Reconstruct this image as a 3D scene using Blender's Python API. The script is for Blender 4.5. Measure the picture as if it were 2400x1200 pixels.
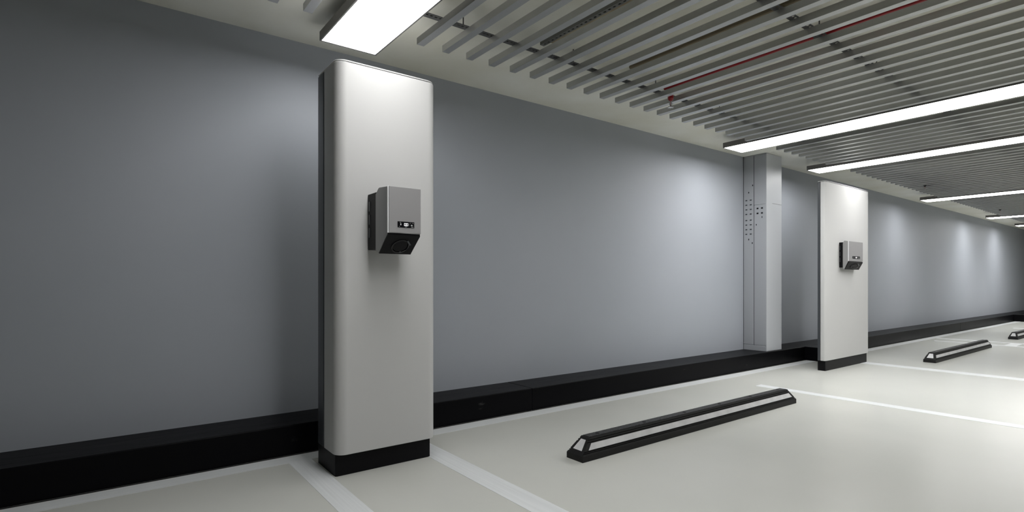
import bpy, bmesh, math, random
from mathutils import Vector, Matrix

for o in list(bpy.data.objects):
    bpy.data.objects.remove(o, do_unlink=True)
S = bpy.context.scene
C = S.collection

# ------------------------------------------------------------------ camera, world, exposure
cam_d = bpy.data.cameras.new('camera')
cam_d.sensor_width = 36.0
cam_d.lens = 36.0 * 1266.0 / 2400.0
cam_d.shift_y = 61.0 / 2400.0
cam_d.clip_start = 0.05
cam = bpy.data.objects.new('camera', cam_d)
C.objects.link(cam)
cam.location = (0, 0, 1.1)
cam.rotation_euler = (math.pi / 2, 0, -math.radians(90 - 52.9008))
S.camera = cam

w = bpy.data.worlds.new('world')
S.world = w
w.use_nodes = True
w.node_tree.nodes['Background'].inputs[0].default_value = (0.5, 0.52, 0.55, 1)
w.node_tree.nodes['Background'].inputs[1].default_value = 0.02

S.view_settings.view_transform = 'Standard'
S.view_settings.look = 'None'
S.view_settings.gamma = 1.0
S.view_settings.use_curve_mapping = False
S.view_settings.exposure = 0.0
LIGHT = 19.5           # radiance of the lamps' diffusers

# ------------------------------------------------------------------ materials
def mat(name, col, rough=0.5, metal=0.0, spec=0.5, coat=0.0, coat_rough=0.1):
    m = bpy.data.materials.new(name)
    m.use_nodes = True
    b = m.node_tree.nodes['Principled BSDF']
    b.inputs['Base Color'].default_value = (*col, 1)
    b.inputs['Roughness'].default_value = rough
    b.inputs['Metallic'].default_value = metal
    b.inputs['Specular IOR Level'].default_value = spec
    b.inputs['Coat Weight'].default_value = coat
    b.inputs['Coat Roughness'].default_value = coat_rough
    return m

def nd(m, t, **kw):
    n = m.node_tree.nodes.new(t)
    for k, v in kw.items():
        if k in n.inputs:
            n.inputs[k].default_value = v
        else:
            setattr(n, k, v)
    return n

def noise_col(m, c0, c1, scale, lo=0.35, hi=0.65, detail=4, stretch=(1, 1, 1), coord='Object'):
    """mix two colours of the material by a noise"""
    t = m.node_tree
    b = t.nodes['Principled BSDF']
    tc = nd(m, 'ShaderNodeTexCoord')
    mp = nd(m, 'ShaderNodeMapping')
    mp.inputs['Scale'].default_value = stretch
    nz = nd(m, 'ShaderNodeTexNoise')
    nz.inputs['Scale'].default_value = scale
    nz.inputs['Detail'].default_value = detail
    cr = nd(m, 'ShaderNodeValToRGB')
    cr.color_ramp.elements[0].position = lo
    cr.color_ramp.elements[1].position = hi
    cr.color_ramp.elements[0].color = (*c0, 1)
    cr.color_ramp.elements[1].color = (*c1, 1)
    t.links.new(tc.outputs[coord], mp.inputs['Vector'])
    t.links.new(mp.outputs[0], nz.inputs['Vector'])
    t.links.new(nz.outputs[0], cr.inputs[0])
    t.links.new(cr.outputs[0], b.inputs['Base Color'])
    return cr, nz, mp

def bump(m, scale, strength, dist=0.002, stretch=(1, 1, 1), detail=3):
    t = m.node_tree
    b = t.nodes['Principled BSDF']
    tc = nd(m, 'ShaderNodeTexCoord')
    mp = nd(m, 'ShaderNodeMapping')
    mp.inputs['Scale'].default_value = stretch
    nz = nd(m, 'ShaderNodeTexNoise')
    nz.inputs['Scale'].default_value = scale
    nz.inputs['Detail'].default_value = detail
    bp = nd(m, 'ShaderNodeBump')
    bp.inputs['Strength'].default_value = strength
    bp.inputs['Distance'].default_value = dist
    t.links.new(tc.outputs['Object'], mp.inputs['Vector'])
    t.links.new(mp.outputs[0], nz.inputs['Vector'])
    t.links.new(nz.outputs[0], bp.inputs['Height'])
    t.links.new(bp.outputs[0], b.inputs['Normal'])

M = {}
M['wall'] = mat('grey_wall_paint', (0.27, 0.28, 0.305), 0.55, spec=0.3)
noise_col(M['wall'], (0.37, 0.395, 0.435), (0.39, 0.412, 0.455), 0.7)
M['room'] = mat('dark_wall_paint', (0.10, 0.10, 0.105), 0.7, spec=0.2)
M['floor'] = mat('epoxy_floor', (0.5, 0.5, 0.47), 0.24, spec=0.16)
noise_col(M['floor'], (0.555, 0.562, 0.527), (0.59, 0.595, 0.56), 0.8)
M['paint'] = mat('white_floor_paint', (0.72, 0.74, 0.75), 0.35, spec=0.4)
noise_col(M['paint'], (0.68, 0.70, 0.71), (0.75, 0.77, 0.78), 9, coord='Generated')
M['ceiling'] = mat('concrete_ceiling', (0.4, 0.4, 0.36), 0.9, spec=0.1)
M['plinth'] = mat('black_kerb_paint', (0.004, 0.004, 0.005), 0.38, spec=0.07)
bump(M['plinth'], 7, 0.35, 0.01, (0.35, 1, 1))
noise_col(M['plinth'], (0.004, 0.004, 0.005), (0.05, 0.05, 0.05), 14, 0.70, 0.80, 8, (0.4, 1, 1.6))
M['seam'] = mat('dark_joint', (0.02, 0.02, 0.022), 0.8, spec=0.1)
M['silver'] = mat('silver_column_paint', (0.55, 0.55, 0.545), 0.6, metal=0.0, spec=0.25)
M['charcoal'] = mat('charcoal_shell', (0.05, 0.055, 0.062), 0.35, spec=0.5)
M['black'] = mat('black_plastic', (0.006, 0.006, 0.007), 0.42, spec=0.12)
M['blackgloss'] = mat('black_gloss_panel', (0.006, 0.006, 0.008), 0.18, spec=0.4)
M['cubox'] = mat('brushed_grey_metal', (0.40, 0.395, 0.40), 0.42, metal=0.45)
bump(M['cubox'], 60, 0.06, 0.0006, (0.05, 1, 30))
M['cuboxside'] = mat('satin_grey_metal', (0.33, 0.33, 0.33), 0.45, metal=0.5)
M['edge'] = mat('edge_highlight', (0.85, 0.85, 0.86), 0.3, metal=0.0)  # pale non-metal colour paints the highlight along the charger's chamfered edge
M['slat'] = mat('slat_aluminium', (0.50, 0.505, 0.50), 0.42, metal=0.92)
M['bracket'] = mat('galvanised_bracket', (0.10, 0.10, 0.10), 0.45, metal=0.6)
M['housing'] = mat('lamp_housing', (0.16, 0.155, 0.15), 0.42, metal=0.4)
M['steel'] = mat('steel', (0.55, 0.55, 0.54), 0.3, metal=0.9)
M['red'] = mat('red_pipe_paint', (0.30, 0.006, 0.012), 0.35, spec=0.5)
M['brown'] = mat('tan_conduit', (0.20, 0.165, 0.11), 0.6, spec=0.3)
M['wood'] = mat('timber_batten', (0.42, 0.37, 0.28), 0.8, spec=0.2)
noise_col(M['wood'], (0.26, 0.20, 0.13), (0.46, 0.41, 0.30), 6, stretch=(3, 1, 3))
M['cabinet'] = mat('grey_cabinet_paint', (0.58, 0.60, 0.63), 0.42, spec=0.4)
M['cabinetshade'] = mat('shaded_cabinet_paint', (0.36, 0.375, 0.40), 0.45, spec=0.4)  # darker cabinet grey: shade of the side faces put into the colour
M['zinc'] = mat('zinc_channel', (0.22, 0.22, 0.21), 0.45, metal=0.6)
M['rubber'] = mat('black_rubber', (0.013, 0.013, 0.013), 0.5, spec=0.22)
M['reflector'] = mat('white_reflector_tape', (0.66, 0.66, 0.67), 0.45, spec=0.4)
noise_col(M['reflector'], (0.60, 0.60, 0.61), (0.70, 0.70, 0.71), 12)
M['screenmark'] = mat('screen_marks', (0.9, 0.9, 0.9), 0.5)
b = M['screenmark'].node_tree.nodes['Principled BSDF']
b.inputs['Emission Color'].default_value = (1, 1, 1, 1)
b.inputs['Emission Strength'].default_value = 0.75
M['screendim'] = mat('screen_dim_marks', (0.4, 0.4, 0.4), 0.5)
b = M['screendim'].node_tree.nodes['Principled BSDF']
b.inputs['Emission Color'].default_value = (0.8, 0.85, 0.8, 1)
b.inputs['Emission Strength'].default_value = 0.14
def lamp_mat(k):
    m = mat('lamp_diffuser', (0.8, 0.8, 0.8), 0.5)
    b = m.node_tree.nodes['Principled BSDF']
    b.inputs['Emission Color'].default_value = (1.0, 0.995, 0.985, 1)
    b.inputs['Emission Strength'].default_value = LIGHT * k
    return m

# rubber tread: fine diagonal ribs
M['tread'] = mat('rubber_tread', (0.022, 0.022, 0.022), 0.5, spec=0.35)
t = M['tread'].node_tree
tc = nd(M['tread'], 'ShaderNodeTexCoord'); mp = nd(M['tread'], 'ShaderNodeMapping')
ck = nd(M['tread'], 'ShaderNodeTexChecker'); wv = nd(M['tread'], 'ShaderNodeTexWave')
mp.inputs['Rotation'].default_value = (0, 0, math.radians(45))
ck.inputs['Scale'].default_value = 22
wv.inputs['Scale'].default_value = 40
wv.inputs['Distortion'].default_value = 0
mx = nd(M['tread'], 'ShaderNodeMath'); mx.operation = 'MULTIPLY'
bp = nd(M['tread'], 'ShaderNodeBump'); bp.inputs['Strength'].default_value = 0.9; bp.inputs['Distance'].default_value = 0.004
t.links.new(tc.outputs['Object'], mp.inputs[0]); t.links.new(mp.outputs[0], wv.inputs['Vector']); t.links.new(mp.outputs[0], ck.inputs['Vector'])
t.links.new(wv.outputs['Fac'], mx.inputs[0]); t.links.new(ck.outputs['Fac'], mx.inputs[1]); t.links.new(mx.outputs[0], bp.inputs['Height'])
t.links.new(bp.outputs[0], t.nodes['Principled BSDF'].inputs['Normal'])

# ceiling concrete: stains and pitted specks
cr, nz, mp = noise_col(M['ceiling'], (0.73, 0.715, 0.62), (0.84, 0.84, 0.79), 1.3, 0.3, 0.7, 6)
bump(M['ceiling'], 40, 0.25, 0.004)

# brushed fine vertical variation of silver: soft relief only
bump(M['silver'], 220, 0.03, 0.0004)

# ------------------------------------------------------------------ mesh helpers
def bm_box(bm, x0, x1, y0, y1, z0, z1):
    v = [bm.verts.new(p) for p in ((x0, y0, z0), (x1, y0, z0), (x1, y1, z0), (x0, y1, z0),
                                   (x0, y0, z1), (x1, y0, z1), (x1, y1, z1), (x0, y1, z1))]
    for f in ((3, 2, 1, 0), (4, 5, 6, 7), (0, 1, 5, 4), (1, 2, 6, 5), (2, 3, 7, 6), (3, 0, 4, 7)):
        bm.faces.new([v[i] for i in f])
    return v

def bm_prism(bm, pts, lo, hi, axis='z'):
    """extrude a closed 2-D outline; axis z: pts=(x,y); x: pts=(y,z); y: pts=(x,z)"""
    def P(p, h):
        return {'z': (p[0], p[1], h), 'x': (h, p[0], p[1]), 'y': (p[0], h, p[1])}[axis]
    a = [bm.verts.new(P(p, lo)) for p in pts]
    c = [bm.verts.new(P(p, hi)) for p in pts]
    n = len(pts)
    bm.faces.new(a); bm.faces.new(c)
    for i in range(n):
        bm.faces.new((a[i], a[(i + 1) % n], c[(i + 1) % n], c[i]))

def bm_tube(bm, p0, p1, r, seg=12, r1=None):
    p0, p1 = Vector(p0), Vector(p1)
    d = (p1 - p0); q = d.to_track_quat('Z', 'Y')
    r1 = r if r1 is None else r1
    A, B = [], []
    for i in range(seg):
        a = 2 * math.pi * i / seg
        off = Vector((math.cos(a), math.sin(a), 0))
        A.append(bm.verts.new(p0 + q @ (off * r)))
        B.append(bm.verts.new(p1 + q @ (off * r1)))
    bm.faces.new(A); bm.faces.new(B)
    for i in range(seg):
        bm.faces.new((A[i], A[(i + 1) % seg], B[(i + 1) % seg], B[i]))

def mesh_of(name, bm, m, smooth=None):
    bmesh.ops.recalc_face_normals(bm, faces=bm.faces[:])
    me = bpy.data.meshes.new(name)
    bm.to_mesh(me); bm.free()
    me.materials.append(m)
    if smooth is not None:
        me.polygons.foreach_set('use_smooth', [True] * len(me.polygons))
        me.set_sharp_from_angle(angle=math.radians(smooth))
    return me

def obj(name, bm, m, parent=None, smooth=None, bevel=None, label=None):
    me = bm if isinstance(bm, bpy.types.Mesh) else mesh_of(name, bm, m, smooth)
    o = bpy.data.objects.new(name, me)
    C.objects.link(o)
    if parent is not None:
        o.parent = parent
    if bevel:
        md = o.modifiers.new('bevel', 'BEVEL')
        md.width = bevel; md.segments = 2; md.limit_method = 'ANGLE'
        md.angle_limit = math.radians(50)
        md.harden_normals = False
    if label:
        o['label'] = label
    return o

def box(name, m, x0, x1, y0, y1, z0, z1, parent=None, bevel=None, label=None):
    bm = bmesh.new(); bm_box(bm, x0, x1, y0, y1, z0, z1)
    return obj(name, bm, m, parent, bevel=bevel, label=label)

def tag(o, label, cat, group=None):
    o['label'] = label; o['category'] = cat
    if group: o['group'] = group
    return o

def thing(name, label, cat, loc=(0, 0, 0), group=None):
    o = bpy.data.objects.new(name, None)
    o.empty_display_size = 0.1
    C.objects.link(o); o.location = loc
    return tag(o, label, cat, group)

def structure(o):
    o['kind'] = 'structure'
    return o

def dup(root, loc, label, group=None):
    r = root.copy(); C.objects.link(r); r.location = loc; r['label'] = label
    if group: r['group'] = group
    for ch in list(root.children):
        c = ch.copy(); C.objects.link(c); c.parent = r
        for g in list(ch.children):
            d = g.copy(); C.objects.link(d); d.parent = c
    return r

# ------------------------------------------------------------------ the room
XL, XR, YB, YW, ZC = -9.0, 32.0, -7.5, 3.95, 2.795
YP, ZP = 3.59, 0.19                      # front and top of the black kerb
floor = structure(box('floor', M['floor'], XL, XR, YB, YW + .2, -0.2, 0))
structure(box('ceiling', M['ceiling'], XL, XR, YB, YW + .2, ZC, ZC + 0.2))
structure(box('wall_back', M['wall'], XL, XR, YW, YW + 0.2, 0, ZC))
structure(box('wall_front', M['room'], XL, XR, YB - 0.2, YB, 0, ZC))
structure(box('wall_left', M['room'], XL - 0.2, XL, YB, YW, 0, ZC))
structure(box('wall_right', M['room'], XR, XR + 0.2, YB, YW, 0, ZC))

# black painted kerb along the wall, in cast lengths with narrow joints, and its two square projections
kerb = bpy.data.objects.new('baseboard_back', None); C.objects.link(kerb); structure(kerb)
kerb['label'] = 'glossy black painted kerb along the foot of the grey wall'
joints = [XL, -3.2, 2.93, 9.1, 15.3, 21.5, 27.7, XR]
for a, c in zip(joints[:-1], joints[1:]):
    bm = bmesh.new(); bm_box(bm, a + .0007, c - .0007, YP, YW, 0, ZP)
    obj('kerb_length', bm, M['plinth'], kerb, bevel=0.006)
box('kerb_projection', M['plinth'], 7.885, 8.34, 3.115, YP, 0, ZP, kerb, bevel=0.006)
box('kerb_projection', M['plinth'], 20.3, 20.9, 3.05, YP, 0, ZP, kerb, bevel=0.006)

# painted floor lines
def line(x0, x1, y0, y1):
    box('painted_line', M['paint'], x0, x1, y0, y1, 0, 0.0012, floor)
for a, c in ((XL, 7.885), (8.34, 20.3), (20.9, XR)):
    line(a, c, 3.43, 3.562)
box('floor_joint', M['seam'], XL, 7.885, 3.572, 3.589, 0, 0.0008, floor)
box('floor_joint', M['seam'], 8.34, 20.3, 3.572, 3.589, 0, 0.0008, floor)
line(0.897, 1.031, -5, 3.43)
line(1.632, 1.776, -5, 3.43)
line(5.50, 5.625, -5, 3.01)
line(8.17, 8.37, -5, 3.01)
line(12.35, 12.47, -5, 3.30)
line(12.98, 13.10, -5, 3.43)
line(12.47, 12.98, 2.17, 2.33)
line(17.2, 17.34, -5, 3.06)

# ------------------------------------------------------------------ lamps
ZL = 2.64
YE, YL0 = 3.49, -0.8
def lamp(x0, width, label, k=1.0):
    r = thing('linear_light', label, 'ceiling light', (x0 + width / 2, YE, ZL), 'linear ceiling lights')
    hw, ln = width / 2, YE - YL0
    bm = bmesh.new()
    t = 0.010
    bm_box(bm, -hw, hw, -ln, 0, 0.012, 0.058)
    bm_box(bm, -hw, -hw + t, -ln, 0, 0, 0.012)
    bm_box(bm, hw - t, hw, -ln, 0, 0, 0.012)
    bm_box(bm, -hw + t, hw - t, -t, 0, 0, 0.012)
    bm_box(bm, -hw + t, hw - t, -ln, -ln + t, 0, 0.012)
    obj('housing', bm, M['housing'], r)
    bm = bmesh.new(); bm_box(bm, -hw + t, hw - t, -ln + t, -t, 0.002, 0.011)
    obj('diffuser', bm, lamp_mat(k), r, label='glowing white flat diffuser')
    for yy in (-0.5, -1.6, -2.8, -4.0):
        bm = bmesh.new(); bm_tube(bm, (0, yy, 0.058), (0, yy, ZC - ZL), 0.005, 8)
        obj('hanger_rod', bm, M['bracket'], r)
lamp(1.10, 0.378, 'long white linear ceiling light directly above the nearest silver column', 0.60)
lamp(5.68, 0.39, 'long white ceiling light whose end meets the grey service cabinet top')
lamp(7.735, 0.365, 'long white ceiling light ending above the farther silver column', 0.74)
lamp(12.29, 0.395, 'long white ceiling light, first one beyond the farther silver column', 0.74)
lamp(16.90, 0.41, 'short-looking white ceiling light, second farthest at the right edge')
lamp(19.86, 0.41, 'smallest, farthest white ceiling light in the right-hand corner')

# ------------------------------------------------------------------ slatted ceiling bays
SW, SH = 0.050, 0.042
SE = 3.165
bm = bmesh.new(); bm_box(bm, 0, SW, -(SE + 2.6), 0, 0, SH)
slat_me = mesh_of('slat', bm, M['slat'])
# bracket: perforated angle, bolted above the slat and reaching to its left
bm = bmesh.new()
bx0, bx1 = -0.115, SW
hole, n = 0.016, 5
fy0, fy1 = -0.05, 0.0
hc = -0.032
xs = [bx0]
for i in range(n):
    cxh = bx0 + 0.020 + i * 0.030
    xs += [cxh - hole / 2, cxh + hole / 2]
xs.append(bx1)
for i in range(len(xs) - 1):
    if i % 2 == 0:
        bm_box(bm, xs[i], xs[i + 1], fy0, fy1, SH, SH + 0.003)
    else:
        bm_box(bm, xs[i], xs[i + 1], fy0, hc - hole / 2, SH, SH + 0.003)
        bm_box(bm, xs[i], xs[i + 1], hc + hole / 2, fy1, SH, SH + 0.003)
bm_box(bm, bx0, bx1, fy1, fy1 + 0.003, SH, SH + 0.022)
bracket_me = mesh_of('bracket', bm, M['bracket'])
bm = bmesh.new(); bm_tube(bm, (0, 0, 0), (0, 0, ZC - ZL - SH - 0.003), 0.004, 8)
rod_me = mesh_of('hanger_rod', bm, M['bracket'])

def bay(xa, pitch, count, label):
    r = thing('slat_bay', label, 'slatted ceiling', (xa, SE, ZL), 'slatted ceiling bays')
    for i in range(count):
        o = obj('slat', slat_me, None, r); o.location = (i * pitch, 0, 0)
        for j, yy in enumerate((-0.285, -1.575, -2.86, -4.15)):
            k = obj('bracket', bracket_me, None, o); k.location = (0, yy, 0)
            if i % 5 == 1 or j > 2:
                h = obj('hanger_rod', rod_me, None, o); h.location = (-0.02, yy - 0.012, SH + 0.003)
    return r
bay(0.905 - 20 * 0.188, 0.188, 21, 'grey metal ceiling slats left of the nearest ceiling light')
bay(1.620, 0.1882, 22, 'grey metal ceiling slats between nearest light and service cabinet light')
bay(6.255, 0.1825, 8, 'narrow bay of ceiling slats between the two lights flanking the service cabinet')
bay(8.315, 0.1875, 21, 'grey metal ceiling slats with dark sprinkler beyond the farther silver column')
bay(12.88, 0.1875, 21, 'grey metal ceiling slats in the far right corner before last lights')
bay(17.50, 0.1875, 12, 'farthest grey metal ceiling slats between the last two lights')

# services above the slats
def pipe(name, m, x, z, r, y0, y1, label, cat):
    bm = bmesh.new(); bm_tube(bm, (0, 0, 0), (0, y1 - y0, 0), r, 12)
    o = obj(name, bm, m, smooth=40); o.location = (x, y0, z)
    tag(o, label, cat); return o
pipe('conduit', M['brown'], 3.215, 2.742, 0.015, -2.6, 2.75, 'tan conduit pipe above the ceiling slats', 'pipe')
pr = thing('sprinkler_pipe', 'dark red sprinkler pipe running above the ceiling slats', 'pipe', (3.79, -2.6, 2.738))
bm = bmesh.new(); bm_tube(bm, (0, 0, 0), (0, 5.47, 0), 0.013, 12); obj('pipe', bm, M['red'], pr, smooth=40)
for yy in (1.0, 2.6, 4.25):
    bm = bmesh.new()
    bm_tube(bm, (0, yy - .012, 0), (0, yy + .012, 0), 0.018, 12); bm_tube(bm, (0, yy, 0.015), (0, yy, ZC - 2.738), 0.004, 8)
    obj('pipe_hanger', bm, M['bracket'], pr)
# perforated channel with timber batten
ch = thing('perforated_channel', 'perforated steel channel above the ceiling slats', 'metal channel', (2.445, 2.885, 2.752))
bm = bmesh.new(); L = 5.4
bm_box(bm, -0.018, -0.015, -L, 0, 0, 0.03); bm_box(bm, 0.015, 0.018, -L, 0, 0, 0.03)
yy = 0.0
while yy > -L:
    bm_box(bm, -0.015, 0.015, yy - 0.022, yy, 0, 0.003)
    bm_box(bm, -0.015, -0.006, yy - 0.04, yy - 0.022, 0, 0.003)
    bm_box(bm, 0.006, 0.015, yy - 0.04, yy - 0.022, 0, 0.003)
    yy -= 0.04
obj('channel', bm, M['zinc'], ch)
for yy in (-1.2, -3.0):
    bm = bmesh.new(); bm_tube(bm, (0, yy, 0.003), (0, yy, ZC - 2.752), 0.004, 8); obj('hanger_rod', bm, M['bracket'], ch)
bt = box('timber_batten', M['wood'], 2.468, 2.512, 0.2, 2.84, 2.768, ZC)
tag(bt, 'stained timber batten beside the perforated channel on the ceiling', 'batten')

# sprinklers
def sprinkler(loc, ztop, mfit, label):
    x, y, z = loc       # z of the deflector
    r = thing('sprinkler', label, 'sprinkler', loc, 'sprinklers')
    bm = bmesh.new(); bm_tube(bm, (0, 0, 0.098), (0, 0, ztop - z), 0.011, 12); obj('drop_pipe', bm, mfit, r, smooth=40)
    bm = bmesh.new(); bm_tube(bm, (0, 0, 0.055), (0, 0, 0.072), 0.013, 8, 0.024); bm_tube(bm, (0, 0, 0.072), (0, 0, 0.104), 0.024, 8)
    obj('fitting', bm, mfit, r, smooth=40)
    bm = bmesh.new()
    for s in (-1, 1):
        bm_tube(bm, (s * 0.009, 0, 0.056), (s * 0.017, 0, 0.034), 0.003, 6)
        bm_tube(bm, (s * 0.017, 0, 0.034), (s * 0.003, 0, 0.004), 0.003, 6)
    obj('yoke', bm, M['steel'], r)
    bm = bmesh.new(); bm_tube(bm, (0, 0, 0.008), (0, 0, 0.055), 0.0025, 8); obj('bulb', bm, M['red'], r)
    bm = bmesh.new(); bm_tube(bm, (0, 0, 0.0), (0, 0, 0.003), 0.020, 16)
    for k in range(8):
        a = k * math.pi / 4
        bm_tube(bm, (0.019 * math.cos(a), 0.019 * math.sin(a), 0.0015), (0.027 * math.cos(a), 0.027 * math.sin(a), 0.0015), 0.004, 6)
    obj('deflector', bm, M['steel'], r)
    return r
sprinkler((3.80, 2.815, 2.566), 2.738, M['red'], 'red fire sprinkler head hanging below the nearest ceiling slats')
sprinkler((10.475, 2.906, 2.57), ZC, M['black'], 'dark fire sprinkler hanging below slats beyond the farther silver column')
sprinkler((15.225, 2.906, 2.57), ZC, M['black'], 'tiny dark fire sprinkler below the farthest ceiling slats')

# ------------------------------------------------------------------ charging columns
def rounded(x0, x1, y0, y1, rx, ry, rbx=0.004, rby=0.004, seg=14):
    """plan outline with large radii on the two front (low y) corners"""
    pts = []
    def arc(cx, cy, ax, ay, a0, a1, s):
        for i in range(s + 1):
            a = a0 + (a1 - a0) * i / s
            pts.append((cx + ax * math.cos(a), cy + ay * math.sin(a)))
    arc(x0 + rx, y0 + ry, rx, ry, math.pi, 1.5 * math.pi, seg)
    arc(x1 - rx, y0 + ry, rx, ry, 1.5 * math.pi, 2 * math.pi, seg)
    arc(x1 - rbx, y1 - rby, rbx, rby, 0, .5 * math.pi, 3)
    arc(x0 + rbx, y1 - rby, rbx, rby, .5 * math.pi, math.pi, 3)
    return pts

def column(loc, width, sy, label):
    """tall silver charging column; sy scales its depth. Origin: front left foot on the floor"""
    r = thing('charging_column', label, 'column', loc, 'charging columns')
    wx = width; rx = 0.060 * width / 0.62; ry = 0.060 * sy
    bm = bmesh.new(); bm_prism(bm, rounded(0, wx, 0, 0.212 * sy, rx, ry), 0.125, 2.342)
    obj('front_panel', bm, M['silver'], r, smooth=30, bevel=0.003)
    k = width / 0.62
    bm = bmesh.new(); bm_prism(bm, rounded(0.006 * k, wx - 0.006 * k, 0.212 * sy, 0.228 * sy, .002, .002 * sy), 0.125, 2.336)
    obj('side_seam', bm, M['silver'], r, smooth=30)
    bm = bmesh.new(); bm_prism(bm, rounded(0.002 * k, wx - 0.002 * k, 0.228 * sy, 0.338 * sy, .004, .004 * sy, .01 * k, .012 * sy), 0.125, 2.340)
    obj('rear_shell', bm, M['charcoal'], r, smooth=30, bevel=0.003)
    bm = bmesh.new(); bm_prism(bm, rounded(0.008 * k, wx - 0.008 * k, 0.008 * sy, 0.330 * sy, rx, ry), 2.342, 2.347)
    obj('cap_seam', bm, M['black'], r, smooth=30)
    bm = bmesh.new(); bm_prism(bm, rounded(0.004 * k, wx - 0.004 * k, 0.004 * sy, 0.334 * sy, rx, ry), 2.347, 2.355)
    obj('top_cap', bm, M['silver'], r, smooth=30, bevel=0.003)
    bm = bmesh.new(); bm_prism(bm, rounded(0.008 * k, wx - 0.022 * k, 0.040 * sy, 0.355 * sy, .012 * k, .012 * sy, .012 * k, .012 * sy, 5), 0, 0.125)
    obj('base', bm, M['black'], r, smooth=40, label='black recessed plinth base')
    return r
C1 = (1.035, 2.99, 0)
column(C1, 0.634, 1.0, 'tall silver charging column nearest the camera on a black base')
C2 = (7.09, 2.975, 0)
column(C2, 1.345, 0.29, 'farther tall silver charging column beside the grey service cabinet')

def charger(x0, yb, sx, sy, label):
    """wall box: profile in (depth in front of the column, height), extruded along x"""
    r = thing('wall_charger', label, 'charger', (x0, yb, 1.262), 'wall chargers')
    Wd = 0.196 * sx
    D = lambda d: -d * sy
    z = lambda h: h - 1.262
    # black rear mounting bracket with a lit slot edge
    bm = bmesh.new()
    bm_box(bm, 0.000, Wd - 0.012 * sx, D(0.115), 0, z(1.284), z(1.604))
    mb = obj('mounting_bracket', bm, M['black'], r, bevel=0.004)
    for i in range(3):
        za = 1.355 + i * 0.075
        box('vent_slot', M['charcoal'], -0.003 * sx, 0.001 * sx, D(0.036), D(0.020), z(za), z(za + 0.055), mb)
    # body
    prof = [(0.270, 1.366), (0.270, 1.616), (0.160, 1.624), (0.146, 1.619), (0.110, 1.592), (0.110, 1.280), (0.145, 1.262), (0.152, 1.262)]
    bm = bmesh.new(); bm_prism(bm, [(D(d), z(h)) for d, h in prof], 0, Wd, 'x')
    obj('body', bm, M['cuboxside'], r, bevel=0.003 * min(1, sy * 1.5))
    # bright edge frame and brushed face
    bm = bmesh.new(); bm_box(bm, -0.0005, Wd + 0.0005, D(0.274), D(0.268), z(1.366), z(1.618))
    obj('edge_frame', bm, M['edge'], r)
    bm = bmesh.new(); bm_box(bm, 0.0055 * sx, Wd - 0.001, D(0.280), D(0.273), z(1.368), z(1.617))
    fp = obj('front_plate', bm, M['cubox'], r, bevel=0.0015, label='brushed grey metal face with a small display')
    # display
    dx0, dx1, dz0, dz1 = 0.054 * sx, 0.154 * sx, 1.397, 1.430
    yd = D(0.2825)
    dis = box('display', M['blackgloss'], dx0, dx1, yd, D(0.279), z(dz0), z(dz1), fp, bevel=0.0015)
    # display marks: two zeros, dots and small lines
    def marks(name, rects, m):
        bm = bmesh.new()
        for a, c, e, g in rects:
            bm_box(bm, dx0 + a * sx, dx0 + c * sx, yd - 0.0008 * sy, yd + 0.0002 * sy, z(dz0 + e), z(dz0 + g))
        obj(name, bm, m, fp)
    def zero(x):
        t = 0.0018
        return [(x, x + .010, .010, .010 + t), (x, x + .010, .024 - t, .024), (x, x + t, .010, .024), (x + .010 - t, x + .010, .010, .024)]
    marks('display_digits', zero(0.0385) + zero(0.0505), M['screenmark'])
    marks('display_symbols', [(.064, .0675, .011, .0125), (.064, .0675, .016, .0175), (.064, .0675, .0215, .023),
                              (.044, .055, .0045, .0065), (.0785, .085, .011, .0175), (.087, .089, .011, .0165), (.080, .094, .004, .0058),
                              (.0755, .079, .025, .0268), (.090, .093, .024, .0275), (.0155, .021, .012, .022), (.012, .020, .0265, .028), (.009, .014, .005, .0062)], M['screendim'])
    # slanted black socket plate under the body
    p0 = Vector((0, D(0.272), z(1.366))); p1 = Vector((0, D(0.150), z(1.260)))
    u = (p1 - p0); ln = u.length; u.normalize()
    nrm = Vector((0, u.z, -u.y))
    if nrm.z > 0: nrm = -nrm
    bm = bmesh.new()
    prof = [p0 + nrm * -0.002, p1 + nrm * -0.002, p1 + nrm * 0.004 - u * 0.002, p0 + nrm * 0.010 + u * 0.006, p0 + Vector((0, 0, -0.013))]
    bm_prism(bm, [(q.y, q.z) for q in prof], 0.003 * sx, Wd - 0.002 * sx, 'x')
    obj('socket_plate', bm, M['black'], r, bevel=0.0015)
    # round socket with its ring and lid tab
    ctr = p0 + u * (ln * 0.56) + nrm * 0.006 + Vector((Wd * 0.53, 0, 0))
    X = Vector((1, 0, 0))
    def ell(a, rad, off):
        return ctr + X * (math.cos(a) * rad * sx) + u * (math.sin(a) * rad * (ln / 0.162)) + nrm * off
    bm = bmesh.new(); SG = 28
    rings = [(0.052, -0.004), (0.052, 0.006), (0.045, 0.008), (0.042, 0.0), (0.0, 0.0)]
    V = []
    for rad, off in rings[:-1]:
        V.append([bm.verts.new(ell(2 * math.pi * i / SG, rad, off)) for i in range(SG)])
    for a, c in zip(V[:-1], V[1:]):
        for i in range(SG):
            bm.faces.new((a[i], a[(i + 1) % SG], c[(i + 1) % SG], c[i]))
    obj('socket_ring', bm, M['blackgloss'], r, smooth=35)
    bm = bmesh.new()
    A = [bm.verts.new(ell(2 * math.pi * i / SG, 0.0415, 0.0)) for i in range(SG)]
    B = [bm.verts.new(ell(2 * math.pi * i / SG, 0.0405, 0.005)) for i in range(SG)]
    bm.faces.new(A); bm.faces.new(B)
    for i in range(SG): bm.faces.new((A[i], A[(i + 1) % SG], B[(i + 1) % SG], B[i]))
    obj('socket_lid', bm, M['black'], r, smooth=35)
    bm = bmesh.new()
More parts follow.
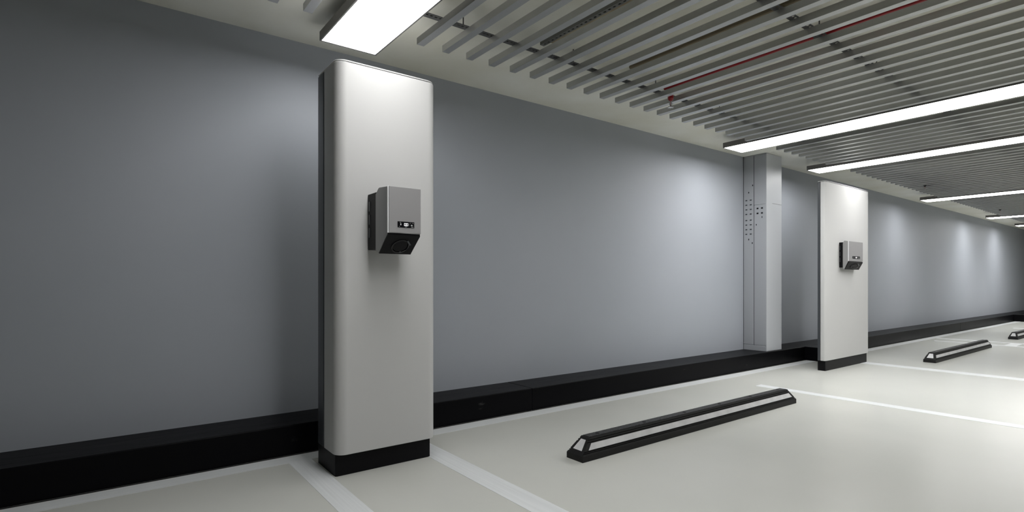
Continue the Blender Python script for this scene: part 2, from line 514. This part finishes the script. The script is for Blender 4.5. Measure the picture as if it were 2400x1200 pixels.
    for s0, s1 in ((1, 1),):
        pts = [ell(math.radians(q), rr, oo) for q, rr, oo in ((-62, .050, .006), (-62, .060, .006), (-18, .060, .006), (-18, .050, .006),
                                                             (-62, .050, .010), (-62, .060, .010), (-18, .060, .010), (-18, .050, .010))]
        v = [bm.verts.new(p) for p in pts]
        for f in ((0, 1, 2, 3), (4, 5, 6, 7), (0, 1, 5, 4), (1, 2, 6, 5), (2, 3, 7, 6), (3, 0, 4, 7)):
            bm.faces.new([v[i] for i in f])
    obj('lid_tab', bm, M['charcoal'], r)
    return r
charger(1.217, C1[1], 1.0, 1.0, 'grey wall charger with lit display on the nearest silver column')
charger(7.475, C2[1], 2.29, 0.386, 'grey wall charger with lit display on the farther silver column')

# ------------------------------------------------------------------ service cabinet
cb = thing('service_cabinet', 'tall narrow grey metal service cabinet standing on the black kerb', 'cabinet', (6.92, 3.63, ZP))
cw, cd, chh = 0.40, YW - 3.63 - 0.002, ZC - ZP - 0.002
bm = bmesh.new(); bm_box(bm, 0.004, cw, 0.0, cd, 0, chh); obj('body', bm, M['cabinet'], cb, bevel=0.003)
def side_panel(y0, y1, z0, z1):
    return box('side_panel', M['cabinetshade'], -0.004, 0.006, y0, y1, z0, z1, cb, bevel=0.002)
sp = cd - (3.80 - 3.63)
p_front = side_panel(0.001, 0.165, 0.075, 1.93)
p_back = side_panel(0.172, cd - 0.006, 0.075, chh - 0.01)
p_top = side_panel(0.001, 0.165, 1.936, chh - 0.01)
box('bottom_rail', M['cabinetshade'], -0.004, 0.006, 0.001, cd - 0.006, 0.0, 0.069, cb, bevel=0.002)
bm = bmesh.new(); bm_box(bm, -0.001, 0.005, 0.1655, 0.1715, 0.07, chh - .01); bm_box(bm, -0.001, 0.005, cd - 0.006, cd, 0, chh)
obj('seam', bm, M['seam'], cb)
box('front_seam', M['seam'], 0.15, cw, -0.0006, 0.001, 1.95, 1.953, cb)
# louvre slots in the rear side panel, cable knock-outs in the front one
for j, yv in enumerate((0.200, 0.262)):
    for i in range(8):
        zz = 2.0 - i * 0.062 - (0.02 if i > 3 else 0)
        box('louvre', M['charcoal'], -0.0075, -0.003, yv, yv + 0.024, zz, zz + 0.014, p_back)
for yv, zz in ((0.18, 2.19), (0.235, 2.10), (0.235, 1.47), (0.185, 1.42)):
    box('latch_hole', M['seam'], -0.0048, -0.003, yv, yv + 0.012, zz, zz + 0.022, p_back)
for yv, zz in ((0.045, 1.875), (0.045, 1.81), (0.105, 1.875), (0.105, 1.81)):
    box('cable_slot', M['seam'], -0.0048, -0.003, yv, yv + 0.026, zz, zz + 0.020, p_front)
for yv, zz in ((0.052, 1.755), (0.13, 1.66)):
    box('latch_hole', M['seam'], -0.0048, -0.003, yv, yv + 0.010, zz, zz + 0.022, p_front)

# ------------------------------------------------------------------ wheel stops
def wheel_stop(loc, L, label):
    r = thing('wheel_stop', label, 'wheel stop', loc, 'rubber wheel stops')
    W, H, B = 0.142, 0.130, 0.036
    tw = 0.036            # inset of top edge
    xs = 0.092            # end slope run
    def sec(t):           # t 0..1 up the slope -> (y inset, z, x inset)
        return (tw * t, B + (H - B) * t, xs * t)
    # profile up the front with grooves (t, depth)
    steps = [(0, 0), (0.10, 0), (0.115, .006), (0.14, .006), (0.155, 0), (0.19, 0), (0.205, .006), (0.23, .006), (0.245, 0),
             (0.70, 0), (0.715, .006), (0.745, .006), (0.76, 0), (0.83, 0), (0.845, .006), (0.875, .006), (0.89, 0), (1.0, 0)]
    bm = bmesh.new()
    loops = [[(0, 0, 0), (L, 0, 0), (L, W, 0), (0, W, 0)]]
    def ring(yi, z, xi, g):
        return [(xi, yi + g, z), (L - xi, yi + g, z), (L - xi, W - yi - g, z), (xi, W - yi - g, z)]
    for t_, g in steps:
        yi, zz, xi = sec(t_)
        loops.append(ring(yi, zz, xi, g))
    V = [[bm.verts.new(p) for p in lp] for lp in loops]
    for a, c in zip(V[:-1], V[1:]):
        for i in range(4):
            bm.faces.new((a[i], a[(i + 1) % 4], c[(i + 1) % 4], c[i]))
    bm.faces.new(V[0]); bm.faces.new(V[-1])
    obj('body', bm, M['rubber'], r)
    # tread pad on top
    bm = bmesh.new(); bm_box(bm, xs + 0.01, L - xs - 0.01, tw + 0.006, W - tw - 0.006, H - 0.002, H + 0.0035)
    tp = obj('tread_pad', bm, M['tread'], r)
    for i in range(6):
        bxp = 0.2 + i * (L - 0.4) / 5
        bm = bmesh.new(); bm_tube(bm, (bxp, W / 2, H), (bxp, W / 2, H + 0.0042), 0.014, 12)
        obj('bolt_hole', bm, M['seam'], tp)
    # reflective strip on both long faces
    def quad(name, pts, nrm):
        bm = bmesh.new()
        nv = Vector(nrm).normalized() * 0.0015
        A = [bm.verts.new(Vector(p) - nv) for p in pts]; Bv = [bm.verts.new(Vector(p) + nv) for p in pts]
        bm.faces.new(A); bm.faces.new(Bv)
        for i in range(len(pts)): bm.faces.new((A[i], A[(i + 1) % len(pts)], Bv[(i + 1) % len(pts)], Bv[i]))
        return obj(name, bm, M['reflector'], r, label='white reflective strip')
    t0, t1 = 0.285, 0.665
    y0, z0, x0 = sec(t0); y1, z1, x1 = sec(t1)
    ex = 0.035
    quad('reflective_strip', [(x0 + ex, y0, z0), (L - x0 - ex, y0, z0), (L - x1 - ex, y1, z1), (x1 + ex, y1, z1)], (0, -(H - B), tw))
    quad('reflective_strip', [(x0 + ex, W - y0, z0), (L - x0 - ex, W - y0, z0), (L - x1 - ex, W - y1, z1), (x1 + ex, W - y1, z1)], (0, (H - B), tw))
    # end patches
    t0, t1 = 0.26, 0.84
    y0, z0, x0 = sec(t0); y1, z1, x1 = sec(t1)
    e = 0.024
    for s in (0, 1):
        fx = (lambda q: q) if s == 0 else (lambda q: L - q)
        quad('end_reflector', [(fx(x0), y0 + e, z0), (fx(x0), W - y0 - e, z0), (fx(x1), W - y1 - e * .85, z1), (fx(x1), y1 + e * .85, z1)],
             ((-1 if s == 0 else 1) * (H - B), 0, xs))
    return r
ws = wheel_stop((2.32, 2.356, 0), 2.70, 'black rubber wheel stop with white reflective strip, nearest of the three')
wheel_stop((8.99, 2.372, 0), 2.90, 'black rubber wheel stop on the floor right of the farther silver column')
wheel_stop((13.90, 2.395, 0), 2.80, 'farthest black rubber wheel stop, cut by the right picture edge')
